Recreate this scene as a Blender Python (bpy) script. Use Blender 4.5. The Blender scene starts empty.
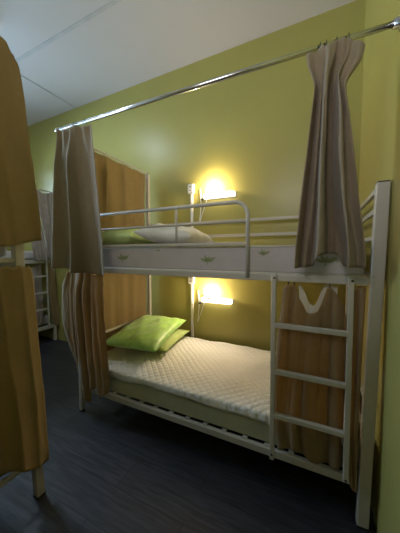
import bpy, bmesh, math, random
import numpy as np
from mathutils import Vector, Matrix
random.seed(4)
C = bpy.context.scene.collection
PI = math.pi

# ------------------------------------------------------------------ materials
def mat(name, color, rough=0.6, metal=0.0, var=0.08, vscale=8.0, bump=0.0, bscale=60.0,
        trans=None, tfac=0.0, emit=None, estr=0.0, spec=0.5, sheen=0.0):
    m = bpy.data.materials.new(name); m.use_nodes = True
    nt = m.node_tree; N = nt.nodes; L = nt.links
    b = N['Principled BSDF']; out = N['Material Output']
    tc = N.new('ShaderNodeTexCoord')
    n = N.new('ShaderNodeTexNoise'); n.inputs['Scale'].default_value = vscale; n.inputs['Detail'].default_value = 4
    L.new(tc.outputs['Object'], n.inputs['Vector'])
    r = N.new('ShaderNodeValToRGB')
    r.color_ramp.elements[0].position = 0.3; r.color_ramp.elements[1].position = 0.7
    c0 = [max(0, c * (1 - var)) for c in color]; c1 = [min(1, c * (1 + var)) for c in color]
    r.color_ramp.elements[0].color = (*c0, 1); r.color_ramp.elements[1].color = (*c1, 1)
    L.new(n.outputs['Fac'], r.inputs['Fac']); L.new(r.outputs['Color'], b.inputs['Base Color'])
    b.inputs['Roughness'].default_value = rough; b.inputs['Metallic'].default_value = metal
    b.inputs['Specular IOR Level'].default_value = spec
    if sheen: b.inputs['Sheen Weight'].default_value = sheen
    if bump:
        n2 = N.new('ShaderNodeTexNoise'); n2.inputs['Scale'].default_value = bscale; n2.inputs['Detail'].default_value = 3
        L.new(tc.outputs['Object'], n2.inputs['Vector'])
        bp = N.new('ShaderNodeBump'); bp.inputs['Strength'].default_value = bump; bp.inputs['Distance'].default_value = 0.01
        L.new(n2.outputs['Fac'], bp.inputs['Height']); L.new(bp.outputs['Normal'], b.inputs['Normal'])
    if emit:
        b.inputs['Emission Color'].default_value = (*emit, 1); b.inputs['Emission Strength'].default_value = estr
    if trans:
        t = N.new('ShaderNodeBsdfTranslucent'); t.inputs['Color'].default_value = (*trans, 1)
        mx = N.new('ShaderNodeMixShader'); mx.inputs['Fac'].default_value = tfac
        L.new(b.outputs['BSDF'], mx.inputs[1]); L.new(t.outputs['BSDF'], mx.inputs[2])
        L.new(mx.outputs['Shader'], out.inputs['Surface'])
    return m

M = {}
M['wall'] = mat('wall_paint', (0.395, 0.355, 0.10), rough=0.34, var=0.03, vscale=2.5, bump=0.12, bscale=9, spec=0.45)
M['ceiling'] = mat('ceiling_paint', (0.54, 0.525, 0.525), rough=0.9, var=0.015, vscale=2)
M['batten'] = mat('ceiling_joint', (0.46, 0.47, 0.48), rough=0.9)
M['base'] = mat('skirting', (0.16, 0.12, 0.09), rough=0.5)
M['frame'] = mat('cream_enamel', (0.50, 0.465, 0.39), rough=0.38, var=0.03, vscale=14)
M['cap'] = mat('black_plastic', (0.02, 0.02, 0.02), rough=0.5)
M['chrome'] = mat('chrome_tube', (0.62, 0.62, 0.62), rough=0.22, metal=1.0, var=0.02)
M['hook'] = mat('dark_hook', (0.06, 0.055, 0.05), rough=0.4, metal=0.6)
M['taupe'] = mat('taupe_cloth', (0.315, 0.25, 0.165), rough=0.8, var=0.05, vscale=30, bump=0.15, bscale=240, trans=(0.42, 0.24, 0.08), tfac=0.22, spec=0.25, sheen=0.2)
M['taupe_low'] = mat('tan_cloth', (0.34, 0.245, 0.125), rough=0.8, var=0.05, vscale=30, bump=0.15, bscale=240, trans=(0.58, 0.38, 0.13), tfac=0.36, spec=0.2, sheen=0.2)
M['gold'] = mat('gold_cloth', (0.33, 0.24, 0.11), rough=0.8, var=0.05, vscale=30, bump=0.1, bscale=240, trans=(0.5, 0.34, 0.13), tfac=0.3, spec=0.2)
M['mustard'] = mat('mustard_cloth', (0.32, 0.225, 0.085), rough=0.75, var=0.05, vscale=30, bump=0.12, bscale=240, trans=(0.45, 0.28, 0.05), tfac=0.2, spec=0.25, sheen=0.15)
M['lining'] = mat('white_cloth', (0.72, 0.70, 0.62), rough=0.85, trans=(0.8, 0.78, 0.65), tfac=0.35)
M['matt_side'] = mat('mattress_green_grey', (0.42, 0.42, 0.27), rough=0.85, bump=0.1, bscale=150)
M['matt_grey'] = mat('mattress_pale_grey', (0.50, 0.45, 0.425), rough=0.8, var=0.05, bump=0.1, bscale=120)
M['leaf'] = mat('leaf_print', (0.28, 0.31, 0.14), rough=0.85, var=0.15, vscale=60)
M['piping'] = mat('piping', (0.62, 0.60, 0.52), rough=0.8)
M['white_pillow'] = mat('white_pillow', (0.70, 0.68, 0.60), rough=0.85, bump=0.3, bscale=14)
M['pale_green'] = mat('pale_green_cloth', (0.46, 0.56, 0.20), rough=0.85, bump=0.2, bscale=18)
M['plastic'] = mat('white_plastic', (0.78, 0.77, 0.72), rough=0.35, var=0.01)
M['dark_void'] = mat('dark_blue_cloth', (0.02, 0.025, 0.05), rough=0.9)
M['bulb'] = mat('bulb_glow', (1, 0.9, 0.7), emit=(1.0, 0.80, 0.55), estr=195.0)
M['diffuser'] = mat('lit_diffuser', (0.85, 0.82, 0.76), rough=0.4, var=0.0, emit=(1.0, 0.85, 0.70), estr=4.2)
M['dome'] = mat('lit_dome', (0.9, 0.92, 0.95), rough=0.4, var=0.0, emit=(0.68, 0.83, 1.0), estr=45.0)
M['pink'] = mat('pinkish_grey_cloth', (0.40, 0.35, 0.32), rough=0.85, var=0.15, vscale=12, trans=(0.5, 0.3, 0.2), tfac=0.25)

def green_satin():
    m = mat('green_satin', (0.38, 0.66, 0.14), rough=0.45, var=0.16, vscale=22, bump=0.35, bscale=26, spec=0.5, sheen=0.3)
    return m
M['green'] = green_satin()

def quilt_mat():
    m = mat('quilted_cotton', (0.84, 0.82, 0.76), rough=0.8, var=0.02)
    nt = m.node_tree; N = nt.nodes; L = nt.links; b = N['Principled BSDF']
    tc = N.new('ShaderNodeTexCoord'); mp = N.new('ShaderNodeMapping')
    mp.inputs['Rotation'].default_value = (0, 0, PI / 4); L.new(tc.outputs['Object'], mp.inputs['Vector'])
    hs = []
    sx = N.new('ShaderNodeSeparateXYZ'); L.new(mp.outputs['Vector'], sx.inputs[0])
    for ax in ('X', 'Y'):
        a = N.new('ShaderNodeMath'); a.operation = 'MULTIPLY'; a.inputs[1].default_value = PI / 0.042
        L.new(sx.outputs[ax], a.inputs[0])
        s = N.new('ShaderNodeMath'); s.operation = 'SINE'; L.new(a.outputs[0], s.inputs[0])
        q = N.new('ShaderNodeMath'); q.operation = 'ABSOLUTE'; L.new(s.outputs[0], q.inputs[0])
        p = N.new('ShaderNodeMath'); p.operation = 'POWER'; p.inputs[1].default_value = 0.5; L.new(q.outputs[0], p.inputs[0])
        hs.append(p)
    mu = N.new('ShaderNodeMath'); mu.operation = 'MULTIPLY'
    L.new(hs[0].outputs[0], mu.inputs[0]); L.new(hs[1].outputs[0], mu.inputs[1])
    bp = N.new('ShaderNodeBump'); bp.inputs['Strength'].default_value = 0.8; bp.inputs['Distance'].default_value = 0.008
    L.new(mu.outputs[0], bp.inputs['Height']); L.new(bp.outputs['Normal'], b.inputs['Normal'])
    return m
M['quilt'] = quilt_mat()

def floor_mat():
    m = mat('dark_laminate', (0.04, 0.04, 0.045), rough=0.42)
    nt = m.node_tree; N = nt.nodes; L = nt.links; b = N['Principled BSDF']
    tc = N.new('ShaderNodeTexCoord')
    br = N.new('ShaderNodeTexBrick'); br.inputs['Scale'].default_value = 1.0
    br.inputs['Brick Width'].default_value = 1.2; br.inputs['Row Height'].default_value = 0.19
    br.inputs['Mortar Size'].default_value = 0.0022; br.offset = 0.37
    br.inputs['Color1'].default_value = (0.026, 0.026, 0.031, 1); br.inputs['Color2'].default_value = (0.044, 0.043, 0.049, 1)
    br.inputs['Mortar'].default_value = (0.008, 0.008, 0.008, 1)
    L.new(tc.outputs['Object'], br.inputs['Vector'])
    mp = N.new('ShaderNodeMapping'); mp.inputs['Scale'].default_value = (2.0, 26.0, 1); L.new(tc.outputs['Object'], mp.inputs['Vector'])
    n = N.new('ShaderNodeTexNoise'); n.inputs['Scale'].default_value = 2.2; n.inputs['Detail'].default_value = 7; n.inputs['Distortion'].default_value = 0.8
    L.new(mp.outputs['Vector'], n.inputs['Vector'])
    r = N.new('ShaderNodeValToRGB'); r.color_ramp.elements[0].position = 0.35; r.color_ramp.elements[1].position = 0.72
    r.color_ramp.elements[0].color = (0.45, 0.45, 0.47, 1); r.color_ramp.elements[1].color = (1.5, 1.48, 1.5, 1)
    L.new(n.outputs['Fac'], r.inputs['Fac'])
    mx = N.new('ShaderNodeMixRGB'); mx.blend_type = 'MULTIPLY'; mx.inputs['Fac'].default_value = 1
    L.new(br.outputs['Color'], mx.inputs[1]); L.new(r.outputs['Color'], mx.inputs[2])
    L.new(mx.outputs['Color'], b.inputs['Base Color'])
    bp = N.new('ShaderNodeBump'); bp.inputs['Strength'].default_value = 0.15; bp.inputs['Distance'].default_value = 0.002
    L.new(n.outputs['Fac'], bp.inputs['Height']); L.new(bp.outputs['Normal'], b.inputs['Normal'])
    return m
M['floor'] = floor_mat()

def glass_mat():
    m = bpy.data.materials.new('window_glass'); m.use_nodes = True
    nt = m.node_tree; N = nt.nodes; L = nt.links
    N.remove(N['Principled BSDF'])
    t = N.new('ShaderNodeBsdfTransparent'); g = N.new('ShaderNodeBsdfGlossy'); g.inputs['Roughness'].default_value = 0.05
    f = N.new('ShaderNodeFresnel'); mx = N.new('ShaderNodeMixShader')
    L.new(f.outputs[0], mx.inputs['Fac']); L.new(t.outputs[0], mx.inputs[1]); L.new(g.outputs[0], mx.inputs[2])
    L.new(mx.outputs[0], N['Material Output'].inputs['Surface'])
    return m
M['glass'] = glass_mat()

# ------------------------------------------------------------------ builders
def obj(name, bm, m, parent=None, smooth=False, loc=None):
    me = bpy.data.meshes.new(name)
    bmesh.ops.recalc_face_normals(bm, faces=bm.faces)
    bm.to_mesh(me); bm.free()
    ms = m if isinstance(m, (list, tuple)) else [m]
    for k in ms: me.materials.append(k)
    if smooth:
        for p in me.polygons: p.use_smooth = True
    o = bpy.data.objects.new(name, me); C.objects.link(o)
    if parent: o.parent = parent
    if loc: o.location = loc
    return o

def tag(o, label, cat, group=None):
    o['label'] = label; o['category'] = cat
    if group: o['group'] = group
    return o

def thing(name, label, cat, loc=(0, 0, 0), rot=(0, 0, 0), group=None):
    o = bpy.data.objects.new(name, None); C.objects.link(o)
    o.location = loc; o.rotation_euler = rot; o.empty_display_size = 0.1
    return tag(o, label, cat, group)

def box(bm, x0, x1, y0, y1, z0, z1, bev=0.0, mi=0):
    g = bmesh.ops.create_cube(bm, size=1.0)
    vs = g['verts']
    for v in vs:
        v.co = Vector((x0 + (v.co.x + .5) * (x1 - x0), y0 + (v.co.y + .5) * (y1 - y0), z0 + (v.co.z + .5) * (z1 - z0)))
    fs = {f for v in vs for f in v.link_faces}
    for f in fs: f.material_index = mi
    if bev > 0:
        es = list({e for v in vs for e in v.link_edges})
        bmesh.ops.bevel(bm, geom=es, offset=bev, segments=2, affect='EDGES', profile=0.5)
    return bm

def bx(*a, bev=0.0):
    return box(bmesh.new(), *a, bev=bev)

def bar(bm, p, q, w, h, up=(0, 0, 1), bev=0.003):
    """rectangular bar from p to q, w across, h along 'up'"""
    p = Vector(p); q = Vector(q); d = (q - p).normalized(); up = Vector(up)
    if abs(d.dot(up)) > .99: up = Vector((0, 1, 0))
    s = d.cross(up).normalized(); u = s.cross(d).normalized()
    ring = []
    for e in (p, q):
        ring.append([bm.verts.new(e + s * (w / 2 * a) + u * (h / 2 * b)) for a, b in ((-1, -1), (1, -1), (1, 1), (-1, 1))])
    fs = [bm.faces.new(ring[0][::-1]), bm.faces.new(ring[1])]
    for i in range(4):
        j = (i + 1) % 4
        fs.append(bm.faces.new((ring[0][i], ring[0][j], ring[1][j], ring[1][i])))
    if bev:
        es = list({e for f in fs for e in f.edges})
        bmesh.ops.bevel(bm, geom=es, offset=bev, segments=2, affect='EDGES', profile=0.5)
    return bm

def tube(bm, pts, r, n=10, cap=True):
    pts = [Vector(p) for p in pts]; rings = []
    prev = None
    for i, p in enumerate(pts):
        if i == 0: d = pts[1] - p
        elif i == len(pts) - 1: d = p - pts[i - 1]
        else: d = (pts[i + 1] - p).normalized() + (p - pts[i - 1]).normalized()
        d.normalize()
        a = prev if prev else (Vector((0, 0, 1)) if abs(d.z) < .9 else Vector((0, 1, 0)))
        s = (a - d * a.dot(d)).normalized(); prev = s; t = d.cross(s)
        rr = r[i] if isinstance(r, (list, tuple)) else r
        rings.append([bm.verts.new(p + s * math.cos(2 * PI * k / n) * rr + t * math.sin(2 * PI * k / n) * rr) for k in range(n)])
    for a, b in zip(rings, rings[1:]):
        for k in range(n):
            bm.faces.new((a[k], a[(k + 1) % n], b[(k + 1) % n], b[k]))
    if cap: bm.faces.new(rings[0][::-1]); bm.faces.new(rings[-1])
    return bm

def ball(bm, c, r, sz=(1, 1, 1), seg=16):
    g = bmesh.ops.create_uvsphere(bm, u_segments=seg, v_segments=seg // 2 + 2, radius=r)
    for v in g['verts']: v.co = Vector((v.co.x * sz[0], v.co.y * sz[1], v.co.z * sz[2])) + Vector(c)
    return bm

def arc(c, r, a0, a1, n, plane='xz'):
    out = []
    for i in range(n + 1):
        a = a0 + (a1 - a0) * i / n
        if plane == 'xz': out.append((c[0] + r * math.cos(a), c[1], c[2] + r * math.sin(a)))
    return out

def spl(kn, t):
    """smooth interpolation through (t, value) knots"""
    ks = [k[0] for k in kn]; vs = [k[1] for k in kn]
    if t <= ks[0]: return vs[0]
    if t >= ks[-1]: return vs[-1]
    for i in range(len(ks) - 1):
        if ks[i] <= t <= ks[i + 1]:
            f = (t - ks[i]) / (ks[i + 1] - ks[i])
            def sl(j):
                if j <= 0 or j >= len(ks) - 1: 
                    return 0 if len(ks) > 2 else (vs[-1] - vs[0]) / (ks[-1] - ks[0])
                a = (vs[j] - vs[j - 1]) / (ks[j] - ks[j - 1]); b = (vs[j + 1] - vs[j]) / (ks[j + 1] - ks[j])
                return 0 if a * b <= 0 else 2 * a * b / (a + b)
            h = ks[i + 1] - ks[i]; m0 = sl(i) * h; m1 = sl(i + 1) * h
            f2 = f * f; f3 = f2 * f
            return (2 * f3 - 3 * f2 + 1) * vs[i] + (f3 - 2 * f2 + f) * m0 + (-2 * f3 + 3 * f2) * vs[i + 1] + (f3 - f2) * m1

def thicken(bm, V, th):
    # second layer of cloth offset along the vertex normals, stitched round the border
    bm.normal_update()
    B = [[bm.verts.new(v.co - v.normal * th) for v in row] for row in V]
    nj, ni = len(V) - 1, len(V[0]) - 1
    for j in range(nj):
        for i in range(ni):
            bm.faces.new((B[j][i], B[j + 1][i], B[j + 1][i + 1], B[j][i + 1]))
    for j in range(nj):
        for i, in ((0,), (ni,)): bm.faces.new((V[j][i], V[j + 1][i], B[j + 1][i], B[j][i]))
    for i in range(ni):
        for j in (0, nj): bm.faces.new((V[j][i], V[j][i + 1], B[j][i + 1], B[j][i]))

def curtain_mesh(axis, base, left, right, top, bot, folds, amp, nu=110, nv=60, thick=0.0025, seed=0, sharp=1.4, drift=0.5, prof=None):
    """cloth sheet. axis 'x': spreads along x and folds along -y; axis 'y': spreads along y and folds along +x.
    left/right/base/amp: knots over v (0 top..1 hem); top/bot: knots over s"""
    rnd = random.Random(seed)
    ph = [rnd.uniform(0, 6.28) for _ in range(6)]
    bm = bmesh.new(); g = []
    for j in range(nv + 1):
        v = j / nv; row = []
        l = spl(left, v); r = spl(right, v); b0 = spl(base, v); am = spl(amp, v)
        for i in range(nu + 1):
            s = i / nu
            a = 2 * PI * folds * s + ph[0] + drift * (1.6 * v * math.sin(3.3 * s + ph[1]) + math.sin(2.1 * v + ph[1])) + 1.1 * math.sin(2 * PI * s * 1.3 + ph[2])
            w = math.sin(a); w = math.copysign(abs(w) ** (1 / sharp), w)
            w *= 0.72 + 0.4 * math.sin(3.1 * s + 2.3 * v + ph[5])
            q = 2 * PI * folds * 1.7 * s + ph[3] + 3.2 * v * math.sin(4 * s + ph[4])
            w2 = 0.42 * (1 - abs(math.sin(q / 2)) ** 0.6 * 2) * (0.4 + 0.6 * math.sin(2.6 * v + 5 * s + ph[2]) ** 2)
            w2 += 0.10 * math.sin(9 * v + 7 * s + ph[4]) + 0.06 * math.sin(23 * v - 16 * s + ph[0]) + 0.05 * math.sin(37 * v + 29 * s + ph[1])
            if prof:
                sp = s + (0.05 * math.sin(3.2 * v + 4 * s + ph[1]) + 0.03 * math.sin(7 * v - 3 * s)) * 4 * s * (1 - s)
                hd = max(0, 1 - v / .22)
                w = spl(prof, sp) * (1 - .5 * hd) + hd * .6 * math.sin(2 * PI * 3.6 * s + ph[0])
                w2 = w2 * .55
            uo = math.cos(a) * am * (0.12 if prof else 0.35) * min(1, 6 * s, 6 * (1 - s))
            u = l + (r - l) * s + uo
            z = spl(top, s) * (1 - v) + spl(bot, s) * v
            n = b0 + am * (w + w2)
            row.append((u, n, z))
        g.append(row)
    def P(t): return Vector((t[0], t[1], t[2])) if axis == 'x' else Vector((t[1], t[0], t[2]))
    V = [[bm.verts.new(P(t)) for t in row] for row in g]
    for j in range(nv):
        for i in range(nu):
            bm.faces.new((V[j][i], V[j][i + 1], V[j + 1][i + 1], V[j + 1][i]))
    thicken(bm, V, thick)
    return bm

def hook_bm(p, r=0.017, axis='x'):
    bm = bmesh.new(); pts = []
    for i in range(15):
        a = -0.6 + (PI * 2 - 1.2) * i / 14 - PI / 2 + 0.6 + 0.6
        c, s = math.cos(a) * r, math.sin(a) * r
        pts.append((p[0], p[1] + c, p[2] + s) if axis == 'x' else (p[0] + c, p[1], p[2] + s))
    tube(bm, pts, 0.0022, 6)
    return bm

def pillow_bm(w, d, h, corner=0.22, seed=1, wr=0.012):
    rnd = random.Random(seed); ph = [rnd.uniform(0, 6) for _ in range(4)]
    bm = bmesh.new(); n = 34; top = []; bot = []
    for j in range(n + 1):
        rt = []; rb = []
        for i in range(n + 1):
            a = 2 * i / n - 1; b = 2 * j / n - 1
            # pinch the sides a little so that the corners stick out
            x = a * w / 2 * (1 - 0.09 * (1 - b * b) * abs(a)); y = b * d / 2 * (1 - 0.07 * (1 - a * a) * abs(b))
            t = max(0, (1 - abs(a) ** 2.6) * (1 - abs(b) ** 2.6)) ** 0.48
            z = h / 2 * t
            e = wr * t * (math.sin(9 * a + 5 * b + ph[0]) * .5 + math.sin(-7 * a + 11 * b + ph[1]) * .4 + math.sin(17 * a * b + ph[2]) * .3)
            edge = i in (0, n) or j in (0, n)
            vt = bm.verts.new((x, y, z + e)); rt.append(vt)
            rb.append(vt if edge else bm.verts.new((x, y, -z * .8)))
        top.append(rt); bot.append(rb)
    for j in range(n):
        for i in range(n):
            bm.faces.new((top[j][i], top[j][i + 1], top[j + 1][i + 1], top[j + 1][i]))
            q = (bot[j][i], bot[j + 1][i], bot[j + 1][i + 1], bot[j][i + 1])
            try: bm.faces.new(q)
            except ValueError: pass
    return bm

def dup(root, loc=None, rot=None, label=None, group=None):
    r = root.copy(); C.objects.link(r)
    if loc is not None: r.location = loc
    if rot is not None: r.rotation_euler = rot
    if label: r['label'] = label
    if group: r['group'] = group
    for ch in list(root.children):
        c = ch.copy(); C.objects.link(c); c.parent = r
        for g in ch.children:
            d = g.copy(); C.objects.link(d); d.parent = c
    return r

# ------------------------------------------------------------------ room shell
XL, XR, YF, YB, ZC = -2.95, 2.05, -1.80, 1.00, 3.30
T = 0.1
def struct(name, bm, m, parent=None):
    o = obj(name, bm, m, parent)
    if not parent: o['kind'] = 'structure'
    return o
struct('floor', bx(XL - T, XR + T, YF - T, YB + T, -0.1, 0), M['floor'])
struct('ceiling', bx(XL - T, XR + T, YF - T, YB + T, ZC, ZC + 0.1), M['ceiling'])
struct('wall_back', bx(XL - T, XR + T, YB, YB + T, 0, ZC), M['wall'])
struct('wall_right', bx(XR, XR + T, YF - T, YB, 0, ZC), M['wall'])
DY0, DX0, DX1 = YF, 0.95, 1.80          # doorway behind the camera
bm = bmesh.new()
box(bm, XL - T, DX0, YF - T, YF, 0, ZC); box(bm, DX1, XR, YF - T, YF, 0, ZC); box(bm, DX0, DX1, YF - T, YF, 2.05, 2.15); box(bm, DX0, DX1, YF - T, YF, 2.85, ZC)
struct('wall_front', bm, M['wall'])
WY0, WY1, WZ0, WZ1 = -1.15, 0.35, 1.35, 2.85
bm = bmesh.new()
box(bm, XL - T, XL, YF, WY0, 0, ZC); box(bm, XL - T, XL, WY1, YB, 0, ZC)
box(bm, XL - T, XL, WY0, WY1, 0, WZ0); box(bm, XL - T, XL, WY0, WY1, WZ1, ZC)
struct('wall_left', bm, M['wall'])
# window in the left wall
w = struct('window_1', bx(XL - 0.055, XL - 0.05, WY0 + .05, WY1 - .05, WZ0 + .05, WZ1 - .05), M['glass'])
bm = bmesh.new()
box(bm, XL - .08, XL - .02, WY0, WY1, WZ0, WZ0 + .06, .004); box(bm, XL - .08, XL - .02, WY0, WY1, WZ1 - .06, WZ1, .004)
for yy in (WY0, (WY0 + WY1) / 2 - .03, WY1 - .06): box(bm, XL - .08, XL - .02, yy, yy + .06, WZ0 + .05, WZ1 - .05, .004)
struct('window_frame', bm, M['plastic'], w)
struct('window_sill', bx(XL - .02, XL + .07, WY0 - .03, WY1 + .03, WZ0 - .035, WZ0, bev=.006), M['plastic'], w)
# closed door behind the camera
d = struct('door_1', bx(DX0 + .03, DX1 - .03, YF - .07, YF - .03, 0.005, 2.03), M['plastic'])
bm = bmesh.new(); box(bm, DX0 - .02, DX0 + .03, YF - T, YF + .01, 0, 2.08); box(bm, DX1 - .03, DX1 + .02, YF - T, YF + .01, 0, 2.08); box(bm, DX0 - .02, DX1 + .02, YF - T, YF + .01, 2.03, 2.09)
struct('door_frame', bm, M['plastic'], d)
struct('door_handle', tube(bmesh.new(), [(DX0 + .1, YF - .03, 1.0), (DX0 + .1, YF + .03, 1.0), (DX0 + .22, YF + .03, 1.0)], .009), M['chrome'], d)
# glazed transom above that door, added as an opening for front fill light
w2 = struct('fill_window_2', bx(DX0 + .03, DX1 - .03, YF - .055, YF - .05, 2.18, 2.82), M['glass'])
bm = bmesh.new()
box(bm, DX0, DX1, YF - .08, YF + .01, 2.15, 2.19, .004); box(bm, DX0, DX1, YF - .08, YF + .01, 2.81, 2.85, .004)
for xx in (DX0, (DX0 + DX1) / 2 - .02, DX1 - .04): box(bm, xx, xx + .04, YF - .08, YF + .01, 2.18, 2.82, .004)
struct('window_frame', bm, M['plastic'], w2)
# ceiling joints
struct('trim_1', bx(XL, XR, 0.165, 0.195, ZC - .004, ZC + .01), M['batten'])
struct('trim_2', bx(-1.262, -1.238, 0.195, YB, ZC - .004, ZC + .01), M['batten'])

# ------------------------------------------------------------------ main bunk bed
L_, W_ = 2.0, 0.93
ZL, ZU = 0.215, 1.185          # bottom of lower / upper side rails
ps = 0.044
def post(parent, x, y, z, cap=True, lean=(0, 0), s=ps, name='post'):
    bm = bmesh.new(); bar(bm, (x, y, 0.008), (x + lean[0], y + lean[1], z), s, s, up=(0, 1, 0), bev=.004)
    o = obj(name, bm, M['frame'], parent)
    obj('foot_cap', bx(x - s / 2 - .001, x + s / 2 + .001, y - s / 2 - .001, y + s / 2 + .001, 0, .014, bev=.002), M['cap'], o)
    if cap:
        obj('post_cap', bx(x + lean[0] - s / 2 + .002, x + lean[0] + s / 2 - .002, y + lean[1] - s / 2 + .002, y + lean[1] + s / 2 - .002, z - .004, z + .005, bev=.002), M['cap'], o)
    return o
bed = thing('bunk_bed', 'cream metal bunk bed with ladder and guard rail against the yellow-green wall', 'bunk bed')
post(bed, L_ - .008, 0, 1.645, s=.05, lean=(.028, 0)); post(bed, L_, W_, 1.645)
post(bed, 0, 0, 2.235, s=.032); post(bed, 0, W_, 2.225, s=.036)
def rail(name, p, q, w, h, parent=bed, m=None):
    return obj(name, bar(bmesh.new(), p, q, w, h), m or M['frame'], parent)
for y in (0, W_):
    rail('side_rail', (.02, y, ZU + .016), (L_ - .02, y, ZU + .016), .028, .036)
    rail('side_rail', (.02, y, ZL), (L_ - .04, y, ZL), .028, .04)
for x in (0, L_):
    rail('end_rail', (x, .02, ZU + .022), (x, W_ - .02, ZU + .022), .028, .04)
    rail('end_rail', (x, .02, ZL), (x, W_ - .02, ZL), .028, .036)
    rail('end_rail', (x, .02, .60), (x, W_ - .02, .60), .02, .022)
    rail('end_rail', (x, .02, 1.52), (x, W_ - .02, 1.52), .02, .022)
rail('end_rail', (L_, .02, 1.61), (L_, W_ - .02, 1.61), .02, .022)
rail('end_rail', (L_, .02, 1.40), (L_, W_ - .02, 1.40), .02, .022)
rail('end_rail', (L_, .02, .40), (L_, W_ - .02, .40), .02, .022)
rail('back_guard', (.02, W_, 1.64), (L_ - .02, W_, 1.64), .02, .028)
rail('back_guard', (.02, W_, 1.50), (L_ - .02, W_, 1.50), .02, .028)
# canopy rail carrying the end curtain
obj('canopy_rail', tube(bmesh.new(), [(0, 0.0, 2.235), (0, W_, 2.228)], .009), M['frame'], bed)
# guard rail at the front of the upper bunk
gy = -0.02
g = obj('guard_rail', tube(bmesh.new(), [(.02, gy, 1.618)] + [(1.34, gy, 1.618)] + [(1.34 + .075 * math.sin(a), gy, 1.543 + .075 * math.cos(a)) for a in [PI / 2 * k / 8 for k in range(1, 9)]] + [(1.415, gy, 1.20)], .0115, 12), M['frame'], bed, smooth=True)
obj('guard_bar', tube(bmesh.new(), [(.02, gy, 1.51), (1.412, gy, 1.508)], .008), M['frame'], g, smooth=True)
obj('guard_bar', bar(bmesh.new(), (.02, gy, 1.385), (1.412, gy, 1.385), .016, .018), M['frame'], g)
obj('guard_upright', tube(bmesh.new(), [(.955, gy, 1.618), (.955, gy, 1.385)], .008), M['frame'], g, smooth=True)
obj('guard_upright', tube(bmesh.new(), [(.10, gy, 1.618), (.10, gy, 1.20)], .009), M['frame'], g, smooth=True)
# slats of both bunks
for zz in (ZL + .020, ZU + .022):
    for k in range(15):
        x = .10 + k * .13
        obj('slat', bx(x - .014, x + .014, .0, W_, zz - .006, zz + .006), M['frame'], bed)
# ladder
ly = -0.046
lad = obj('ladder', bar(bar(bmesh.new(), (1.567, ly, .215), (1.564, ly, 1.225), .024, .024), (1.913, ly, .235), (1.908, ly, 1.225), .024, .024), M['frame'], bed)
for z in (.955, .705, .465):
    obj('rung', bar(bmesh.new(), (1.575, ly, z), (1.90, ly, z), .026, .024), M['frame'], lad)
for x in (1.567, 1.912):
    for z in (.245, 1.205):
        obj('bolt', ball(bmesh.new(), (x, ly - .0125, z), .006, (1, .5, 1), 8), M['hook'], lad)
for z in (.215, 1.195, 1.225):
    obj('bolt', ball(bmesh.new(), (L_ - .004, -.0225, z), .006, (1, .5, 1), 8), M['hook'], bed)

# ------------------------------------------------------------------ mattresses
def mattress_bm(x0, x1, y0, y1, z0, z1, r=.025):
    bm = bx(x0, x1, y0, y1, z0, z1, bev=r); return bm
def leaf_cluster(bm, cx, cz, y, s):
    for a, l in ((118, .8), (72, .62), (28, 1), (158, .9), (268, .35)):
        a = math.radians(a); d = (math.cos(a), math.sin(a)); n = (-d[1], d[0]); w = .22 * l
        pts = [(0, 0), (.35, w * .8), (.65, w * .6), (1, 0), (.65, -w * .6), (.35, -w * .8)]
        vs = [bm.verts.new((cx + s * (d[0] * u * l + n[0] * v), y, cz + s * (d[1] * u * l + n[1] * v))) for u, v in pts]
        f = bm.faces.new(vs); f.material_index = 1
bm = mattress_bm(.03, 1.965, -.004, .90, 1.221, 1.374, .014)
for x, z, s in ((.49, 1.285, .068), (1.165, 1.280, .062), (1.50, 1.325, .040), (.80, 1.345, .024), (1.80, 1.285, .06), (.2, 1.34, .03)):
    leaf_cluster(bm, x, z, -.0055, s)
mt = obj('mattress', bm, [M['matt_grey'], M['leaf']])
tag(mt, 'pale grey mattress printed with green leaves, on the upper bunk', 'mattress')
bm = bmesh.new()
for z in (1.368, 1.222): tube(bm, [(.05, -.001, z), (1.95, -.001, z)], .006, 8)
obj('piping', bm, M['piping'], mt, smooth=True)

mt = tag(obj('mattress', mattress_bm(.04, 1.95, .016, .90, .243, .408, .012), M['matt_side']), 'grey-green mattress on the lower bunk under a white quilted cover', 'mattress')
# quilted cover: draped sheet over the top with a short overhang
bm = bmesh.new(); nu, nv = 120, 60; V = []
for j in range(nv + 1):
    row = []
    for i in range(nu + 1):
        x = .035 + 1.915 * i / nu; t = -0.055 + (0.95) * j / nv
        wz = .0035 * math.sin(11 * x + 3 * t) * math.cos(9 * t - 2 * x) + .003 * math.sin(23 * x - 8 * t)
        if t < 0: y = .008 - .003 * math.sin(14 * x); z = .424 + t * (1 + .12 * math.sin(6 * x) + .1 * math.sin(17 * x))
        else:
            y = .010 + t; z = .424 + wz * min(1, t * 10) + .007 * min(1, t * 5)
            if t < .03: z -= .010 * (1 - t / .03) ** 2
        row.append(bm.verts.new((x, min(y, .905), z)))
    V.append(row)
for j in range(nv):
    for i in range(nu): bm.faces.new((V[j][i], V[j][i + 1], V[j + 1][i + 1], V[j + 1][i]))
thicken(bm, V, .005)
tag(obj('mattress_cover', bm, M['quilt'], smooth=True), 'white diamond-quilted mattress cover spread over the lower bunk mattress', 'mattress cover')

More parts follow.
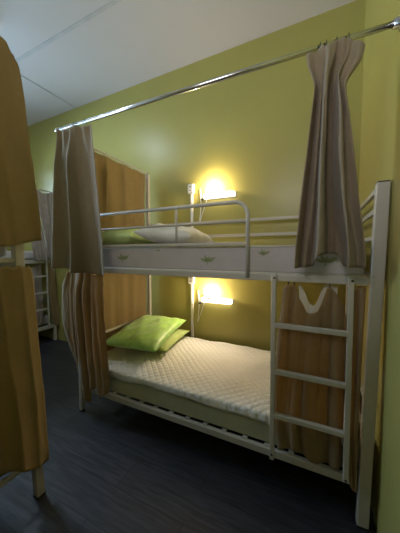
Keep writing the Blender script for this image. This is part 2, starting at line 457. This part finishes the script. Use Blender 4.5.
# pillows
def place(o, loc, rot): o.location = loc; o.rotation_euler = rot; return o
p = obj('pillow', pillow_bm(.46, .58, .115, seed=3, wr=.006), M['pale_green'], smooth=True)
place(p, (.355, .60, .486), (0, math.radians(-1), math.radians(8)))
tag(p, 'yellow-green pillow lying beneath the bright green one on the lower bunk', 'pillow')
p = obj('pillow', pillow_bm(.52, .72, .15, seed=5, wr=.010), M['green'], smooth=True)
place(p, (.325, .485, .590), (math.radians(5), math.radians(1), math.radians(9)))
tag(p, 'bright green satin pillow on top at the head of the lower bunk', 'pillow')
p = obj('pillow', pillow_bm(.46, .60, .19, seed=8, wr=.006), M['pale_green'], smooth=True)
place(p, (.245, .40, 1.455), (0, 0, 0))
tag(p, 'pale green pillow at the head of the upper bunk', 'pillow')
p = obj('pillow', pillow_bm(.46, .60, .19, seed=12, wr=.012), M['white_pillow'], smooth=True)
place(p, (.715, .40, 1.462), (0, math.radians(7), math.radians(6)))
tag(p, 'crumpled white pillow beside the pale green one on the upper bunk', 'pillow')

# ------------------------------------------------------------------ long curtain rod
RY = -0.075
def rodz(x): return 2.292 - .016 * (x + .2)
rod = tag(obj('curtain_rod', tube(bmesh.new(), [(-.085, RY, rodz(-.085)), (XR - .002, RY, rodz(XR))], .0125, 16), M['chrome'], smooth=True),
          'long chrome curtain rod running above the bunk bed to the right wall', 'curtain rod')
obj('flange', tube(bmesh.new(), [(XR - .001, RY, rodz(XR)), (XR - .006, RY, rodz(XR)), (XR - .012, RY, rodz(XR)), (XR - .03, RY, rodz(XR))], [.032, .032, .02, .018], 20), M['chrome'], rod, smooth=True)
obj('end_cap', tube(bmesh.new(), [(-.10, RY, rodz(-.1)), (-.08, RY, rodz(-.1))], .015, 16), M['chrome'], rod, smooth=True)
obj('bracket', bar(bmesh.new(), (0, RY, rodz(0) - .01), (0, .016, 2.24), .012, .014), M['chrome'], rod)

def curtain(name, label, m, hooks=(), hook_axis='x', group=None, **kw):
    bm = curtain_mesh(**kw)
    o = tag(obj(name, bm, m, smooth=True), label, 'curtain', group)
    for h in hooks: obj('hook', hook_bm(h, axis=hook_axis), M['hook'], o, smooth=True)
    return o

def hk(xs): return [(x, RY, rodz(x) + .002) for x in xs]
# upper right
curtain('curtain', 'taupe curtain bunched on the rod at the ladder end of the upper bunk', M['taupe'],
        hooks=hk((1.755, 1.78, 1.82, 1.865)), axis='x', base=[(0, RY - .03), (.2, RY - .04), (1, RY - .035)],
        left=[(0, 1.70), (.06, 1.708), (.17, 1.735), (.3, 1.725), (.75, 1.685), (1, 1.67)],
        right=[(0, 1.92), (.06, 1.91), (.18, 1.855), (.35, 1.878), (.7, 1.915), (1, 1.945)],
        top=[(0, 2.225), (.15, 2.225), (.28, 2.245), (.4, 2.23), (.55, 2.25), (.72, 2.24), (.86, 2.215), (1, 2.19)],
        bot=[(0, 1.262), (.25, 1.27), (.34, 1.32), (.6, 1.33), (.66, 1.32), (.72, 1.275), (1, 1.27)],
        folds=2.6, amp=[(0, .016), (.1, .032), (.3, .045), (1, .055)], prof=[(0, -.6), (.10, .8), (.18, .1), (.27, .7), (.36, -1.2), (.45, -1), (.53, 1), (.66, .9), (.76, -1.2), (.88, -.1), (1, -.9)], seed=11, sharp=1.1, drift=.9)
# upper left
curtain('curtain', 'taupe curtain bunched on the rod at the pillow end of the upper bunk', M['taupe'],
        hooks=hk((-.05, .05, .12, .22)), axis='x', base=[(0, RY - .026), (.3, RY - .034), (1, RY - .036)],
        left=[(0, -.05), (.3, -.065), (.7, -.09), (1, -.11)],
        right=[(0, .33), (.3, .385), (.6, .42), (1, .46)],
        top=[(0, 2.275), (.35, 2.25), (.5, 2.265), (.75, 2.235), (1, 2.235)],
        bot=[(0, 1.215), (.38, 1.20), (.45, 1.185), (1, 1.175)],
        folds=1.7, amp=[(0, .018), (.3, .034), (1, .046)], prof=[(0, -.6), (.12, .6), (.28, .3), (.40, -1.1), (.47, .9), (.55, 1), (.75, .6), (.9, 0), (1, -.6)], seed=22, sharp=1.2, drift=.7)
# lower left: main drop and the narrow bowed leaf
curtain('curtain', 'tan curtain hanging gathered beside the green pillow on the lower bunk', M['taupe_low'],
        axis='x', base=[(0, -.045), (.15, -.065), (1, -.06)],
        left=[(0, .0), (.2, -.01), (.6, .02), (1, .075)],
        right=[(0, .33), (.1, .35), (.5, .36), (1, .365)],
        top=[(0, 1.175), (.3, 1.185), (1, 1.18)],
        bot=[(0, .20), (.22, .17), (.35, .155), (.42, .27), (.68, .29), (.74, .235), (1, .275)],
        folds=3.4, amp=[(0, .010), (.2, .020), (1, .027)], seed=31, sharp=1.3)
curtain('curtain', 'narrow brown curtain bowing outward past the foot post by the pillow end', M['taupe_low'],
        axis='x', base=[(0, -.02), (.5, -.02), (1, .01)],
        left=[(0, -.12), (.15, -.185), (.45, -.205), (.8, -.14), (1, -.07)],
        right=[(0, -.03), (.2, -.04), (.6, -.03), (1, -.02)],
        top=[(0, 1.18), (1, 1.18)], bot=[(0, .36), (1, .33)],
        folds=.8, amp=[(0, .010), (1, .014)], seed=7, nu=30)
# end curtains (pillow end) hanging across the bed
curtain('curtain', 'golden tan curtain hung across the pillow end of the upper bunk', M['gold'],
        axis='y', base=[(0, -.036), (1, -.05)], left=[(0, .03), (1, .03)], right=[(0, .915), (1, .915)],
        top=[(0, 2.232), (1, 2.222)], bot=[(0, 1.26), (1, 1.26)], folds=4.6, amp=[(0, .008), (.2, .022), (1, .024)], seed=44, sharp=1, drift=.8)
curtain('curtain', 'golden tan curtain hung across the pillow end of the lower bunk', M['gold'],
        axis='y', base=[(0, -.036), (1, -.038)], left=[(0, .05), (1, .05)], right=[(0, .905), (1, .905)],
        top=[(0, 1.20), (1, 1.20)], bot=[(0, .30), (1, .30)], folds=4.2, amp=[(0, .006), (.2, .010), (1, .011)], seed=43, sharp=1)
# lower right behind the ladder
c = curtain('curtain', 'tan curtain sagging between hooks behind the ladder on the lower bunk', M['taupe_low'],
        axis='x', base=[(0, -.002), (1, -.006)],
        left=[(0, 1.60), (.3, 1.58), (.8, 1.565), (1, 1.59)], right=[(0, 1.905), (.3, 1.905), (1, 1.900)],
        top=[(0, 1.13), (.06, 1.165), (.22, 1.165), (.28, 1.10), (.44, 1.025), (.54, 1.035), (.62, 1.09), (.72, 1.165), (.80, 1.15), (.93, 1.07), (1, 1.02)],
        bot=[(0, .25), (.2, .275), (.4, .275), (.62, .245), (.8, .25), (1, .27)],
        folds=3.8, amp=[(0, .008), (.25, .017), (1, .015)], seed=58, sharp=1.5)
for x, z in ((1.63, 1.166), (1.66, 1.166), (1.822, 1.168)): obj('hook', hook_bm((x, .004, z + .008), .012), M['hook'], c, smooth=True)
bmw = curtain_mesh('x', base=[(0, .030), (1, .030)], left=[(0, 1.68), (1, 1.69)], right=[(0, 1.86), (1, 1.85)],
        top=[(0, 1.165), (.12, 1.14), (.3, 1.07), (.42, 1.06), (.6, 1.14), (.75, 1.172), (1, 1.165)], bot=[(0, .93), (1, .93)],
        folds=2, amp=[(0, .004), (1, .006)], nu=40, nv=16)
obj('lining', bmw, M['lining'], c, smooth=True)
curtain('curtain', 'narrow brown curtain hanging between the ladder and the right end post', M['taupe_low'],
        axis='x', base=[(0, .005), (.6, -.008), (1, -.038)],
        left=[(0, 1.90), (.5, 1.905), (.8, 1.91), (1, 1.932)], right=[(0, 1.972), (.5, 1.964), (1, 1.958)],
        top=[(0, 1.08), (.35, 1.15), (.8, 1.178), (1, 1.178)], bot=[(0, .24), (.4, .185), (1, .20)],
        folds=1.6, amp=[(0, .006), (1, .010)], seed=61, nu=36)

# ------------------------------------------------------------------ socket strips, lamps
duct = thing('cable_duct', 'white vertical cable duct with sockets on the wall behind the bunk bed', 'cable duct', (.535, YB, 0))
obj('channel', bx(-.014, .014, -.018, 0, .02, 2.0, bev=.003), M['plastic'], duct)
for z in (1.045, 2.01):
    s = obj('socket', bx(-.036, .036, -.045, 0, z - .05, z + .05, bev=.012), M['plastic'], duct)
    for dz in (-.018, .018):
        obj('socket_hole', tube(bmesh.new(), [(-.010, -.0455, z + dz), (.010, -.0455, z + dz)], .004, 6), M['cap'], s)

def make_lamp():
    t = thing('wall_lamp', '', 'lamp')
    obj('diffuser', bx(-.165, .165, -.07, -.015, -.030, .014, bev=.012), M['diffuser'], t)
    obj('back_plate', bx(-.17, .17, -.016, 0, -.035, .02, bev=.004), M['plastic'], t)
    obj('bracket', bx(-.15, -.06, -.03, 0, .012, .05, bev=.005), M['plastic'], t)
    s = obj('bulb_holder', tube(bmesh.new(), [(-.07, -.066, .01), (-.07, -.066, .035)], [.022, .018], 16), M['plastic'], t, smooth=True)
    bm = bmesh.new()
    rs = [(.034, .012), (.045, .018), (.06, .028), (.078, .034), (.094, .028), (.104, .014), (.107, .002)]
    tube(bm, [(-.07, -.066, z) for z, _ in rs], [r for _, r in rs], 16)
    obj('bulb', bm, M['bulb'], t, smooth=True)
    obj('switch', bx(-.18, -.155, -.085, -.05, -.05, -.03, bev=.004), M['cap'], t)
    pts = []
    for i in range(28):
        a = i / 27
        pts.append((-.14 - .04 * math.sin(a * PI * 1.5) - a * .12, -.012, -.025 - .32 * math.sin(a * PI) * (1 - .2 * a) + .11 * a))
    obj('cord', tube(bmesh.new(), pts, .004, 6), M['plastic'], t, smooth=True)
    return t
lamp = make_lamp()
lamp.location = (.855, YB, 1.918); lamp['label'] = 'lit wall lamp with bare bulb above the upper bunk mattress'
lamp['group'] = 'reading lamps on the wall'
l2 = dup(lamp, (.83, YB, .845), label='lit wall lamp with bare bulb above the lower bunk mattress')

# ------------------------------------------------------------------ bunk bed in the left foreground
fb = thing('bunk_bed', 'cream metal bunk bed in the left foreground behind mustard curtains', 'bunk bed')
FX, FY, FW, FL = .415, -.60, .88, 1.95
post(fb, FX, FY, 2.25, s=.042, lean=(-.005, -.09)); post(fb, FX, FY - FW, 2.25, s=.042)
post(fb, FX - FL, FY, 2.25, s=.042); post(fb, FX - FL, FY - FW, 2.25, s=.042)
for y in (FY, FY - FW):
    for z in (1.27, .22): rail('side_rail', (FX - .02, y - (.05 if y == FY and z > 1 else 0), z), (FX - FL + .02, y, z), .026, .04, parent=fb)
for x in (FX, FX - FL):
    for z in (1.300, .22, .60): rail('end_rail', (x, FY - (.02 + z * .04 if x == FX else .02), z), (x, FY - FW + .02, z), .022, .022, parent=fb)
rail('end_rail', (FX, FY - .105, 2.25), (FX, FY - FW + .02, 2.25), .02, .02, parent=fb)
for z, nm, lb in ((1.315, 'a', 'grey mattress on the upper bunk behind the mustard curtains'), (.245, 'b', 'grey mattress on the lower bunk behind the mustard curtains')):
    tag(obj('mattress', mattress_bm(FX - FL + .03, FX - .03, FY - FW + .03, FY - .075, z, z + .12), M['matt_grey']), lb, 'mattress')
curtain('curtain', 'mustard curtain over the end of the upper bunk in the left foreground', M['mustard'],
        axis='y', base=[(0, FX + .045), (1, FX + .055)],
        left=[(0, -1.40), (1, -1.42)], right=[(0, -.66), (.04, -.64), (.15, -.625), (.5, -.60), (.9, -.565), (1, -.56)],
        top=[(0, 2.32), (.9, 2.315), (.96, 2.305), (1, 2.26)], bot=[(0, 1.36), (.8, 1.365), (1, 1.40)],
        folds=3.4, amp=[(0, .008), (.3, .012), (1, .02)], seed=70)
curtain('curtain', 'mustard curtain over the end of the lower bunk in the left foreground', M['mustard'],
        axis='y', base=[(0, FX + .04), (1, FX + .05)],
        left=[(0, -1.38), (1, -1.40)], right=[(0, -.625), (.03, -.612), (.4, -.59), (.8, -.562), (1, -.557)],
        top=[(0, 1.275), (.70, 1.275), (.74, 1.268), (.78, 1.276), (.82, 1.267), (.86, 1.276), (.90, 1.268), (.94, 1.276), (.97, 1.268), (1, 1.272)], bot=[(0, .30), (.72, .285), (.9, .21), (1, .185)],
        folds=4.2, amp=[(0, .005), (.06, .009), (.3, .015), (1, .022)], seed=76, sharp=1.0)

# ------------------------------------------------------------------ bunk bed across the far end of the aisle
cb = thing('bunk_bed', 'white metal bunk bed standing across the far left end of the aisle', 'bunk bed')
CX, CW, CY0, CY1 = -1.80, .95, -.95, .95
for x, y in ((CX, CY1), (CX, CY0), (CX - CW, CY1), (CX - CW, CY0)):
    post(cb, x, y, 2.22 if y == CY1 else 1.65, s=.038)
for x in (CX, CX - CW):
    rail('side_rail', (x, CY0 + .02, 1.21), (x, CY1 - .02, 1.21), .028, .05, parent=cb)
    rail('side_rail', (x, CY0 + .02, .24), (x, CY1 - .02, .24), .028, .05, parent=cb)
for y in (CY0, CY1):
    for z in (1.21, .24, .6): rail('end_rail', (CX - .02, y, z), (CX - CW + .02, y, z), .024, .035, parent=cb)
rail('canopy_rail', (CX, CY1, 2.225), (CX, .45, 2.225), .016, .016, parent=cb)
cl = obj('ladder', bar(bar(bmesh.new(), (CX + .03, .50, .25), (CX + .03, .50, 1.22), .022, .022), (CX + .03, .845, .25), (CX + .03, .845, 1.22), .022, .022), M['frame'], cb)
for z in (1.0, .76, .52): obj('rung', bar(bmesh.new(), (CX + .03, .50, z), (CX + .03, .845, z), .022, .022), M['frame'], cl)
tag(obj('mattress', mattress_bm(CX - CW + .03, CX - .07, CY0 + .03, CY1 - .03, 1.24, 1.36), M['matt_grey']), 'grey mattress on the upper bunk at the far left end', 'mattress')
tag(obj('mattress', mattress_bm(CX - CW + .03, CX - .07, CY0 + .03, CY1 - .03, .27, .40), M['matt_grey']), 'grey mattress on the lower bunk at the far left end', 'mattress')
curtain('curtain', 'pinkish grey curtain on the rod of the far bunk bed, nearest the foreground curtain', M['pink'],
        axis='y', base=[(0, CX + .04), (1, CX + .075)], left=[(0, .56), (.6, .60), (1, .64)], right=[(0, .70), (.5, .78), (1, .84)],
        top=[(0, 2.21), (1, 2.215)], bot=[(0, 1.23), (1, 1.22)], folds=2.2, amp=[(0, .010), (1, .02)], seed=81, nu=50)
curtain('curtain', 'pinkish grey curtain on the rod of the far bunk bed, nearest its corner post', M['pink'],
        axis='y', base=[(0, CX + .04), (1, CX + .05)], left=[(0, .72), (.5, .80), (1, .86)], right=[(0, .96), (1, .97)],
        top=[(0, 2.21), (.5, 2.18), (1, 2.215)], bot=[(0, 1.25), (1, 1.24)], folds=2.6, amp=[(0, .008), (1, .014)], seed=84, nu=50)
curtain('curtain', 'pinkish grey curtain behind the ladder of the far bunk bed', M['pink'],
        axis='y', base=[(0, CX - .03), (1, CX - .03)], left=[(0, .40), (1, .40)], right=[(0, .80), (1, .80)],
        top=[(0, 1.17), (.5, 1.12), (1, 1.17)], bot=[(0, .30), (1, .30)], folds=5, amp=[(0, .008), (1, .014)], seed=87, nu=70)
curtain('curtain', 'peach curtain tied at the corner post of the far bunk bed', M['taupe_low'],
        axis='y', base=[(0, CX + .05), (1, CX + .05)], left=[(0, .86), (.4, .845), (1, .90)], right=[(0, .92), (.4, .96), (1, .985)],
        top=[(0, 1.19), (1, 1.19)], bot=[(0, .27), (1, .23)], folds=2, amp=[(0, .005), (1, .010)], seed=89, nu=40)

# ------------------------------------------------------------------ ceiling lamp (just beyond the frame)
cl = thing('ceiling_light', 'round white dome light on the ceiling above the aisle', 'ceiling light', (-.88, -.33, ZC))
obj('base_plate', tube(bmesh.new(), [(0, 0, 0), (0, 0, -.03)], .17, 32), M['plastic'], cl, smooth=False)
obj('shade_ring', tube(bmesh.new(), [(0, 0, -.03), (0, 0, -.095)], [.172, .175], 32, cap=False), M['plastic'], cl)
obj('dome', tube(bmesh.new(), [(0, 0, -.05), (0, 0, -.075), (0, 0, -.09), (0, 0, -.095)], [.165, .16, .11, .01], 32), M['dome'], cl, smooth=True)

# ------------------------------------------------------------------ light
def area(name, loc, rot, sx, sy, e, col):
    l = bpy.data.lights.new(name, 'AREA'); l.shape = 'RECTANGLE'; l.size = sx; l.size_y = sy
    l.energy = e; l.color = col
    o = bpy.data.objects.new(name, l); C.objects.link(o); o.location = loc; o.rotation_euler = rot
    return o
area('window_daylight', (XL - .16, (WY0 + WY1) / 2, (WZ0 + WZ1) / 2), (0, -PI / 2, 0), WZ1 - WZ0, WY1 - WY0, 105, (0.52, 0.75, 1.0))
area('transom_fill', ((DX0 + DX1) / 2, YF - .16, 2.5), (PI / 2, 0, 0), DX1 - DX0, 0.7, 13, (0.98, 0.96, 1.0))  # added soft fill from behind the camera, brightens the bed's front side
wd = bpy.data.worlds.new('world'); bpy.context.scene.world = wd; wd.use_nodes = True
wd.node_tree.nodes['Background'].inputs[0].default_value = (0.55, 0.68, 0.9, 1)
wd.node_tree.nodes['Background'].inputs[1].default_value = 1.0

# ------------------------------------------------------------------ camera
f, yaw, pit, rol = 243.83, .4528, -.0583, .0021
cd = bpy.data.cameras.new('camera'); cam = bpy.data.objects.new('camera', cd); C.objects.link(cam)
F = Vector((-math.sin(yaw) * math.cos(pit), math.cos(yaw) * math.cos(pit), math.sin(pit)))
R = Vector((math.cos(yaw), math.sin(yaw), 0)); U = R.cross(F)
R2 = R * math.cos(rol) - U * math.sin(rol); U2 = R * math.sin(rol) + U * math.cos(rol)
mw = Matrix((( R2.x, U2.x, -F.x, 1.7707), (R2.y, U2.y, -F.y, -1.3544), (R2.z, U2.z, -F.z, 1.3375), (0, 0, 0, 1)))
cam.matrix_world = mw
cd.sensor_fit = 'VERTICAL'; cd.sensor_height = 24; cd.sensor_width = 18; cd.lens = f / 533 * 24
cd.clip_start = .02
sc = bpy.context.scene; sc.camera = cam
vs = sc.view_settings; vs.view_transform = 'Standard'; vs.look = 'None'; vs.gamma = 1; vs.use_curve_mapping = False
vs.exposure = 0.58
